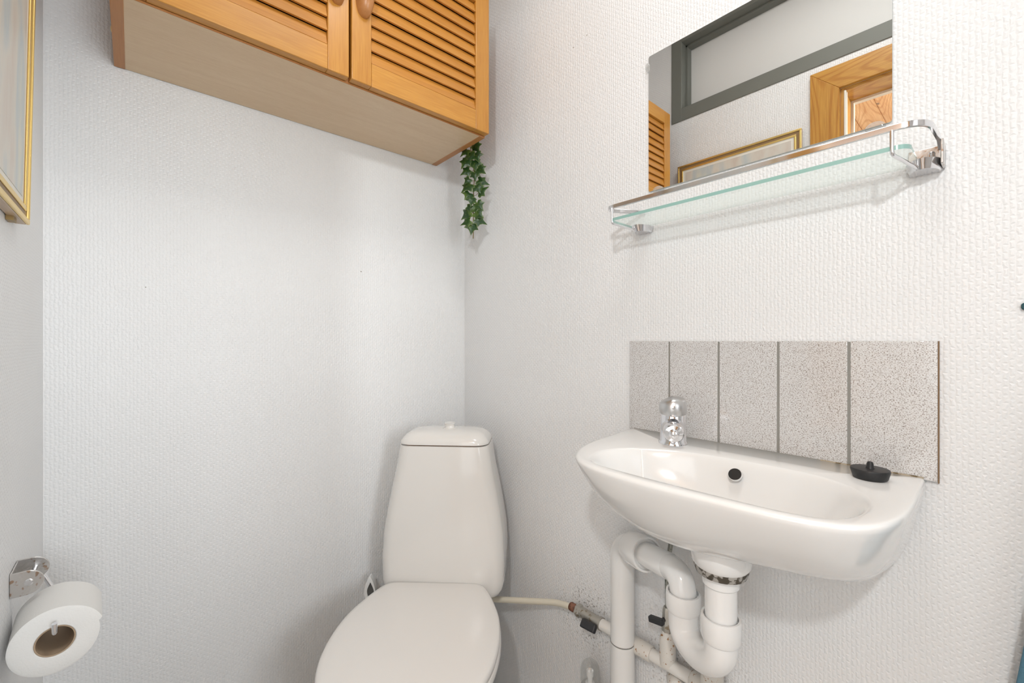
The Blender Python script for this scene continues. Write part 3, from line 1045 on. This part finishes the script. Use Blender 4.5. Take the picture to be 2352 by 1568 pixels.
# ------------------------------------------------------------------ water supply pipe
PX, PZ = 0.842, 0.424
sup = thing('water_pipe', (PX, 0.55, PZ), 'rusty painted water pipe with stop valves along the wall under the washbasin', 'pipe')
bm = B(); tube(bm, spline([(0.735, 0.985, 0.37), (0.77, 0.93, 0.378), (0.815, 0.84, 0.396), (0.838, 0.775, 0.412), (PX, 0.722, 0.422)], 8), 0.0078, 16); obj('hose', bm, M_hose, sup)
bm = B(); lathe(bm, (PX, 0.730, PZ - 0.001), (0, -1, 0), [(0.0095, 0), (0.0105, 0.002), (0.0105, 0.012), (0.0092, 0.014), (0.0092, 0.022)], 20); obj('compression_nut', bm, M_copper, sup)
bm = B(); lathe(bm, (PX, 0.709, PZ), (0, -1, 0), [(0.0135, 0), (0.0155, 0.002), (0.0155, 0.012), (0.013, 0.014)], 6); lathe(bm, (PX, 0.696, PZ), (0, -1, 0), [(0.0125, 0), (0.0125, 0.056), (0.0145, 0.057), (0.0145, 0.064)], 20)
vlv = obj('stop_valve', bm, M_steel, sup, sharp=30)
bm = B()
box(bm, -0.006, 0.006, -0.021, 0.021, -0.010, 0.010)
bmesh.ops.transform(bm, matrix=Matrix.Translation((PX - 0.021, 0.655, PZ - 0.006)) @ Matrix.Rotation(-0.08, 4, 'X') @ Matrix.Rotation(0.7, 4, 'Y'), verts=bm.verts)
hb = bm
h_o = obj('handle', hb, M_blackp, sup, bevel=0.003)
bm = B(); lathe(bm, (PX, 0.634, PZ), (0, -1, 0), [(0.0128, 0), (0.0128, 0.23)], 20); obj('pipe', bm, M_pipe, sup)
bm = B(); lathe(bm, (PX, 0.552, PZ), (0, -1, 0), [(0.0155, 0), (0.017, 0.003), (0.017, 0.05), (0.0155, 0.053)], 20); obj('coupling', bm, M_joint, sup)
bm = B(); lathe(bm, (PX, 0.412, PZ), (0, -1, 0), [(0.0145, 0), (0.0165, 0.003), (0.0165, 0.05)], 20)
lathe(bm, (PX - 0.004, 0.375, PZ - 0.05), (0, 0, 1), [(0.0175, 0), (0.0175, 0.058), (0.0155, 0.062), (0.0150, 0.09)], 20); obj('tee', bm, M_joint, sup)
# riser and valve of the second tap feed
for yy, ly, hy in ((0.463, 0.452, 0.475), (0.366, 0.372, 0.382)):
    bm = B(); lathe(bm, (PX, yy, PZ), (0, 0, 1), [(0.0165, 0), (0.0165, 0.055), (0.013, 0.062), (0.011, 0.075)], 18); obj('riser', bm, M_joint, sup)
    bm = B(); lathe(bm, (PX, yy, PZ + 0.07), (0, 0, 1), [(0.012, 0), (0.0125, 0.002), (0.0125, 0.016), (0.0115, 0.018), (0.0105, 0.045), (0.008, 0.05)], 8); obj('angle_valve', bm, M_steel, sup)
    bm = B(); box(bm, -0.006, 0.006, -0.016, 0.016, -0.006, 0.006)
    bmesh.ops.transform(bm, matrix=Matrix.Translation((PX - 0.024, yy + 0.012, PZ + 0.096)) @ Matrix.Rotation(-0.15, 4, 'X'), verts=bm.verts)
    lathe(bm, (PX - 0.018, yy + 0.003, PZ + 0.096), (1, 0, 0), [(0.0045, 0), (0.0045, 0.018)], 10)
    obj('handle', bm, M_blackp, sup, bevel=0.002)
    bm = B(); tube(bm, spline([(PX, yy, PZ + 0.11), (PX, yy, PZ + 0.20), (PX - 0.01, (yy + TY) / 2, PZ + 0.30), (PX - 0.03, TY, PZ + 0.36)], 8), 0.0048, 12); obj('feed_tube', bm, M_tubegrey, sup)
bm = B(); lathe(bm, (PX, 0.445, PZ - 0.03), (-0.75, -0.55, 0.2), [(0.016, -0.02), (0.016, 0.012), (0.013, 0.017), (0.006, 0.0175)], 20); obj('end_cap', bm, M_joint, sup)

# ------------------------------------------------------------------ toilet
Q = thing('toilet', (0.6062, 0.9989, 0), 'white close-coupled toilet with closed lid standing across the corner', 'toilet', math.radians(-43))
# local frame: x to the toilet's left as seen from the room's doorway (picture right), -y forwards


def turn(bm_):
    # the cistern sits a touch to one side of the pan
    bmesh.ops.transform(bm_, matrix=Matrix.Translation((0.015, 0, 0)) @ Matrix.Rotation(math.radians(-2.5), 4, 'Z'), verts=bm_.verts)


def lring(u_pts, z, sx=1.0, dy=0.0, back=None):
    return [(x * sx, -u + dy, z) for x, u in u_pts]


bm = B()
rings = []
for z, hw, yf, yb, rad in ((0.418, 0.140, 0.004, 0.150, 0.02), (0.424, 0.155, -0.002, 0.160, 0.025), (0.437, 0.163, -0.004, 0.165, 0.028), (0.456, 0.167, -0.005, 0.168, 0.03), (0.52, 0.1675, -0.006, 0.168, 0.032), (0.58, 0.164, -0.006, 0.167, 0.034),
                           (0.64, 0.155, -0.004, 0.165, 0.036), (0.692, 0.1455, -0.001, 0.162, 0.036), (0.75, 0.1335, 0.003, 0.158, 0.036), (0.80, 0.1255, 0.007, 0.155, 0.036), (0.8165, 0.1235, 0.009, 0.154, 0.036), (0.8175, 0.1165, 0.013, 0.15, 0.033)):
    rings.append(rrect(0, 0, hw, yf, yb, rad, z, 8))
loft(bm, rings)
turn(bm); obj('cistern', bm, M_toilet, Q, sharp=60, local=True)
bm = B(); loft(bm, [rrect(0, 0, 0.1165, 0.013, 0.15, 0.033, 0.8168, 8), rrect(0, 0, 0.1165, 0.013, 0.15, 0.033, 0.8205, 8)]); turn(bm); obj('lid_seam', bm, M_seam, Q, local=True)
bm = B()
rings = []
for z, hw, yf, yb, rad in ((0.8200, 0.1165, 0.012, 0.152, 0.034), (0.8205, 0.1230, 0.009, 0.155, 0.036), (0.826, 0.1230, 0.0095, 0.155, 0.036), (0.835, 0.116, 0.013, 0.152, 0.036), (0.8425, 0.109, 0.020, 0.146, 0.036), (0.848, 0.099, 0.030, 0.138, 0.034), (0.8515, 0.084, 0.045, 0.125, 0.03), (0.8535, 0.055, 0.065, 0.105, 0.02)):
    rings.append(rrect(0, 0, hw, yf, yb, rad, z, 8))
loft(bm, rings)
turn(bm); obj('cistern_lid', bm, M_toilet, Q, sharp=60, local=True)
bm = B(); lathe(bm, (0.006, 0.085, 0.8525), (0, 0, 1), [(0.021, 0), (0.021, 0.0016), (0.0145, 0.002), (0.0135, 0.004), (0.0135, 0.011), (0.0152, 0.0125), (0.0152, 0.0155), (0.009, 0.0145), (0, 0.014)], 32); turn(bm); btn = obj('flush_button', bm, M_toilet, Q, sharp=40, local=True)
half = [(0.0, 0.452), (0.035, 0.449), (0.075, 0.435), (0.115, 0.405), (0.148, 0.362), (0.170, 0.312), (0.1815, 0.258), (0.1845, 0.20), (0.178, 0.136), (0.157, 0.068), (0.140, 0.030), (0.127, 0.012), (0.110, 0.0035), (0.07, 0.002), (0.0, 0.002)]
ol = [Vector((x, u, 0)) for x, u in half] + [Vector((-x, u, 0)) for x, u in half[-2:0:-1]]
olS = [(q.x, q.y) for q in spline(ol, 4, True)]
cy_ = 0.22


def srings(levels):
    out = []
    for s, z in levels:
        out.append([(x * s, -(cy_ + (u - cy_) * s), z) for x, u in olS])
    return out


bm = B(); loft(bm, srings([(0.93, 0.4445), (0.985, 0.445), (0.999, 0.449), (1.0, 0.4535), (0.993, 0.4585), (0.975, 0.4615), (0.93, 0.4635), (0.80, 0.4655), (0.55, 0.467), (0.2, 0.4675)])); obj('seat_lid', bm, M_seat, Q, sharp=180, local=True)
bm = B(); loft(bm, srings([(0.93, 0.4245), (1.0, 0.425), (1.012, 0.430), (1.012, 0.438), (1.003, 0.4425), (0.97, 0.4435)])); obj('seat_ring', bm, M_seat, Q, sharp=60, local=True)
bm = B()
rings = []
for s, z, yo, bk in ((0.40, 0.0, -0.02, 0), (0.47, 0.02, -0.02, 0), (0.48, 0.10, -0.01, 0), (0.52, 0.20, 0.0, 0), (0.66, 0.29, 0.0, 0), (0.84, 0.36, 0, 0), (0.93, 0.40, 0, 0), (0.955, 0.416, 0, 0), (0.93, 0.424, 0, 0)):
    ring = []
    for x, u in olS:
        uu = cy_ + (u - cy_) * s
        if u < 0.10: uu -= 0.15 * (1 - u / 0.10) * min(1, s)   # deck runs back under the cistern
        ring.append((x * s, -(uu) + yo, z))
    rings.append(ring)
loft(bm, rings)
obj('pan', bm, M_toilet, Q, sharp=180, local=True)

# ------------------------------------------------------------------ toilet brush behind the pan
bx, by = 0.507, 1.185
brush = thing('toilet_brush', (bx, by, 0), 'white plastic toilet brush handle peeking out behind the toilet lid', 'toilet brush')
bm = B(); lathe(bm, (bx, by, 0), (0, 0, 1), [(0.046, 0), (0.048, 0.004), (0.042, 0.10), (0.039, 0.16), (0.036, 0.16), (0.036, 0.15)], 28); obj('holder', bm, M_pvc, brush)
# loop handle: flat pointed loop with a leaf-shaped opening, facing the room
zt = 0.437
rt = Vector((0.757, -0.653, 0)); fd = Vector((-0.653, -0.757, 0))
oc = Vector((bx, by, 0))
outl, inl = [], []
for k in range(40):
    a_ = 2 * PI * k / 40
    sx_ = math.sin(a_); cz_ = math.cos(a_)
    wv_ = 0.0155 * (1 - 0.55 * max(0, cz_) ** 1.5)
    outl.append((sx_ * wv_, zt - 0.042 + 0.042 * cz_))
    wi = 0.0098 * (1 - 0.75 * max(0, cz_) ** 1.5 - 0.45 * max(0, -cz_) ** 2)
    inl.append((sx_ * wi + 0.0015, zt - 0.044 + 0.026 * cz_))
bm = B()
def bp(q, d_): return oc + rt * q[0] + fd * d_ + Vector((0, 0, q[1]))
loft(bm, [[bp(q, 0.006) for q in inl], [bp(q, 0.007) for q in outl], [bp(q, -0.007) for q in outl], [bp(q, -0.006) for q in inl], [bp(q, 0.006) for q in inl]], False, False)
bmesh.ops.remove_doubles(bm, verts=bm.verts, dist=1e-5)
obj('loop_handle', bm, M_pvc, brush, sharp=60)
bm = B(); loft(bm, [[bp(q, 0.002) for q in inl], [bp(q, -0.002) for q in inl]]); obj('slot_fill', bm, simple('slot_grey', (0.10, 0.10, 0.095), 0.6), brush)  # dark grey sheet filling the loop's opening
bm = B(); tube(bm, [(bx, by, 0.13), (bx, by, 0.345)], [0.008, 0.010], 16); obj('rod', bm, M_pvc, brush)

# ------------------------------------------------------------------ spray can with clear cap
kx, ky = 0.80, 0.634
can = thing('spray_can', (kx, ky, 0), 'grey spray can with clear dome cap on the floor by the standpipe', 'spray can')
bm = B(); lathe(bm, (kx, ky, 0), (0, 0, 1), [(0.024, 0), (0.026, 0.003), (0.026, 0.285), (0.0245, 0.292), (0.021, 0.300)], 32); obj('body', bm, simple('can_grey', (0.50, 0.49, 0.47), 0.3, metal=0.3), can)
bm = B(); lathe(bm, (kx, ky, 0.299), (0, 0, 1), [(0.0222, 0), (0.0225, 0.004), (0.0222, 0.036), (0.0205, 0.046), (0.016, 0.053), (0.009, 0.0570), (0, 0.058)], 32, False); obj('cap', bm, M_clear, can)
bm = B(); lathe(bm, (kx, ky, 0.298), (0, 0, 1), [(0.012, 0), (0.011, 0.008), (0.006, 0.01), (0.006, 0.024), (0.0085, 0.025), (0.0085, 0.036), (0.0, 0.037)], 20); obj('nozzle', bm, M_pvc, can)

# ------------------------------------------------------------------ framed picture on the left wall
FY0, FY1, FZ0, FZ1 = 0.485, 0.962, 1.274, 1.882
pic = thing('framed_picture', (XL, FY0, FZ0), 'pale watercolour picture in a thin gold frame hanging on the left wall', 'picture')


def lean(bm_):
    # the top of the picture hangs a little away from the wall
    for v_ in bm_.verts:
        v_.co.x += (v_.co.z - FZ0) * 0.0175
    return bm_


def ringframe(bm_, x0, x1, o0, o1):
    """rectangular ring between insets o0 (outer) and o1 (inner)"""
    ya, yb_, za, zb_ = FY0, FY1, FZ0, FZ1
    box(bm_, x0, x1, ya + o0, yb_ - o0, za + o0, za + o1)
    box(bm_, x0, x1, ya + o0, yb_ - o0, zb_ - o1, zb_ - o0)
    box(bm_, x0, x1, ya + o0, ya + o1, za + o1, zb_ - o1)
    box(bm_, x0, x1, yb_ - o1, yb_ - o0, za + o1, zb_ - o1)


bm = B(); ringframe(bm, XL + 0.001, XL + 0.0125, 0, 0.024); obj('frame', lean(bm), M_frame_side, pic, bevel=0.001)
bm = B(); ringframe(bm, XL + 0.0125, XL + 0.0165, 0.0, 0.007); obj('outer_gilding', lean(bm), M_gold, pic, bevel=0.0012)
bm = B(); ringframe(bm, XL + 0.0125, XL + 0.0132, 0.007, 0.017); obj('groove', lean(bm), M_groove, pic)
bm = B(); ringframe(bm, XL + 0.0125, XL + 0.0150, 0.017, 0.024); obj('inner_gilding', lean(bm), M_gold, pic, bevel=0.001)
m, nt, p = mat('watercolour')
tc = N(nt, 'ShaderNodeTexCoord')
mp = N(nt, 'ShaderNodeMapping'); mp.inputs['Scale'].default_value = (1, 9, 3.2)
nt.links.new(tc.outputs['Object'], mp.inputs['Vector'])
no = N(nt, 'ShaderNodeTexNoise'); no.inputs['Scale'].default_value = 1.3; no.inputs['Detail'].default_value = 4
nt.links.new(mp.outputs[0], no.inputs['Vector'])
r1 = ramp(nt, [(0.34, (0.60, 0.50, 0.43)), (0.48, (0.66, 0.62, 0.55)), (0.58, (0.50, 0.55, 0.56)), (0.7, (0.66, 0.65, 0.56))])
nt.links.new(no.outputs['Fac'], r1.inputs[0])
nt.links.new(r1.outputs[0], p.inputs['Base Color'])
p.inputs['Roughness'].default_value = 0.35
M_art = m
bm = B(); box(bm, XL + 0.010, XL + 0.0122, FY0 + 0.02, FY1 - 0.02, FZ0 + 0.02, FZ1 - 0.02); obj('mount', lean(bm), simple('cream_mount', (0.80, 0.77, 0.70), 0.6), pic)
bm = B(); box(bm, XL + 0.0122, XL + 0.0127, FY0 + 0.034, FY1 - 0.034, FZ0 + 0.034, FZ1 - 0.034); obj('artwork', lean(bm), M_art, pic)
bm = B(); box(bm, XL + 0.0005, XL + 0.008, 0.905, 0.925, FZ0 - 0.006, FZ0 + 0.001); obj('corner_clip', bm, simple('brass_clip', (0.30, 0.20, 0.08), 0.4, metal=0.6), pic)

# ------------------------------------------------------------------ toilet roll and its wire holder
RL, RR, RC = 0.090, 0.045, 0.0195
RA = math.radians(3)                    # the roll hangs askew on its wire
ax_ = Vector((-math.sin(RA), math.cos(RA), 0))
FC = Vector((-0.081, 0.868, 0.684))       # centre of its near face
RO = FC + ax_ * RL / 2
hold = thing('roll_holder', (XL, 0.95, 0.77), 'chrome wire toilet roll holder on the left wall', 'toilet roll holder')
bm = B()
hz0, hz1 = 0.734, 0.769
y0h, y1h = 0.930, 0.985
t = 0.0025
box(bm, XL + 0.0005, XL + t, y0h, y1h, hz0, hz1)
hr = (hz1 - hz0) / 2
for yy in (y0h, y1h - t):
    pts = [(XL + 0.001, hz0)] + [(XL + 0.017 + hr * math.cos(math.radians(a_)), (hz0 + hz1) / 2 + hr * math.sin(math.radians(a_))) for a_ in range(-90, 91, 15)] + [(XL + 0.001, hz1)]
    A = [bm.verts.new((x, yy, z)) for x, z in pts]
    D = [bm.verts.new((x, yy + t, z)) for x, z in pts]
    bm.faces.new(A); bm.faces.new(D[::-1])
    for i in range(len(pts)): bm.faces.new((A[i], D[i], D[(i + 1) % len(pts)], A[(i + 1) % len(pts)]))
obj('bracket', bm, M_oldchrome, hold, bevel=0.0008)
px_, pz_ = XL + 0.019, (hz0 + hz1) / 2
bm = B(); lathe(bm, (px_, y0h - 0.002, pz_), (0, 1, 0), [(0.0035, 0), (0.0048, 0.001), (0.0048, 0.003), (0.003, 0.004), (0.003, y1h - y0h + 0.002), (0.0042, y1h - y0h + 0.003)], 14); obj('pivot', bm, M_chrome, hold)
rodz = FC.z + RC - 0.0038
up_ = Vector((0, 0, 1))
bm = B()
A0 = Vector((px_, y1h - 0.02, pz_)); A1 = Vector((px_, y1h + 0.012, pz_))
A2 = FC + ax_ * (RL + 0.016); A2.z = rodz
A3 = FC - ax_ * 0.012; A3.z = rodz
A4 = A3 + up_ * 0.016 - ax_ * 0.003
tube(bm, [A0] + bend(A0, A1, A2, 0.006, 6) + bend(A1, A2, A3, 0.006, 6) + bend(A2, A3, A4, 0.005, 5) + [A4], 0.0030, 14)
obj('wire_arm', bm, M_chrome, hold)
roll = thing('toilet_roll', RO, 'white toilet paper roll hanging on the chrome wire holder', 'toilet paper', RA)
seg = 96
yA, yB_ = -RL / 2, RL / 2


def flap(a_):
    """the loose end of the outer sheet stands off a little"""
    d_ = math.degrees(a_)
    if d_ > 180: d_ -= 360
    return 0.0045 * max(0.0, 1 - (d_ - 12) / 55) if 12 <= d_ <= 67 else 0.0


bm = B()
rings = []
for r_, y in ((RC + 0.001, yA + 0.001), (RC + 0.002, yA), (RR - 0.003, yA), (RR, yA + 0.002), (RR, yB_ - 0.002), (RR - 0.003, yB_), (RC + 0.002, yB_), (RC + 0.001, yB_ - 0.001), (RC + 0.001, yA + 0.001)):
    ring = []
    for k in range(seg):
        a_ = 2 * PI * k / seg
        q = r_ + (flap(a_) if r_ == RR else 0)
        ring.append((q * math.cos(a_), y, q * math.sin(a_)))
    rings.append(ring)
loft(bm, rings, False, False)
bmesh.ops.remove_doubles(bm, verts=bm.verts, dist=1e-6)
obj('paper', bm, M_paper, roll, sharp=40, local=True)
bm = B()
rings = []
for r_, y in ((RC - 0.0008, yA + 0.0015), (RC + 0.0008, yA + 0.0015), (RC + 0.0008, yB_ - 0.0015), (RC - 0.0008, yB_ - 0.0015), (RC - 0.0008, yA + 0.0015)):
    rings.append([(r_ * math.cos(2 * PI * k / seg), y, r_ * math.sin(2 * PI * k / seg)) for k in range(seg)])
loft(bm, rings, False, False)
bmesh.ops.remove_doubles(bm, verts=bm.verts, dist=1e-6)
obj('core_tube', bm, M_card, roll, sharp=40, local=True)

# ------------------------------------------------------------------ towel on a hook at the right edge
hk = thing('towel_hook', (XR, -0.10, 1.145), 'dark teal towel hook at the far right edge of the wall', 'hook')
bm = B(); prism(bm, [q[:2] for q in rrect(-0.10, 0, 0.0835, 1.141, 1.150, 0.003, 0, 4)], XR - 0.006, XR - 0.0005); obj('back_bar', bm, M_teal, hk, bevel=0.001)
bm = B(); tube(bm, bend((XR - 0.004, -0.10, 1.145), (XR - 0.04, -0.10, 1.135), (XR - 0.04, -0.10, 1.165), 0.02, 8), 0.004, 12); obj('peg', bm, M_teal, hk)
bm = B()
rings = []
nn = 72
for k in range(22):
    t_ = k / 21
    z = 1.148 - 0.60 * t_
    hw = 0.018 + 0.085 * t_ ** 0.8
    dp = 0.010 + 0.016 * t_ ** 0.6
    amp = 0.22 * min(1, 0.2 + t_)
    ring = []
    for i in range(nn):
        a_ = 2 * PI * i / nn
        f = 1 + amp * 0.45 * math.sin(a_ * 9 + 1.5 * t_)
        ring.append((XR - 0.036 + dp * f * math.sin(a_) + (0.004 if t_ < .1 else 0), -0.105 + hw * (1 + 0.06 * math.sin(a_ * 9)) * math.cos(a_), z + 0.006 * math.sin(3 * a_) * t_))
    rings.append(ring)
loft(bm, rings)
o = obj('hanging_towel', bm, M_towel, None, sharp=180)
tag(o, 'blue towel hanging at the lower right edge of the photo', 'towel')
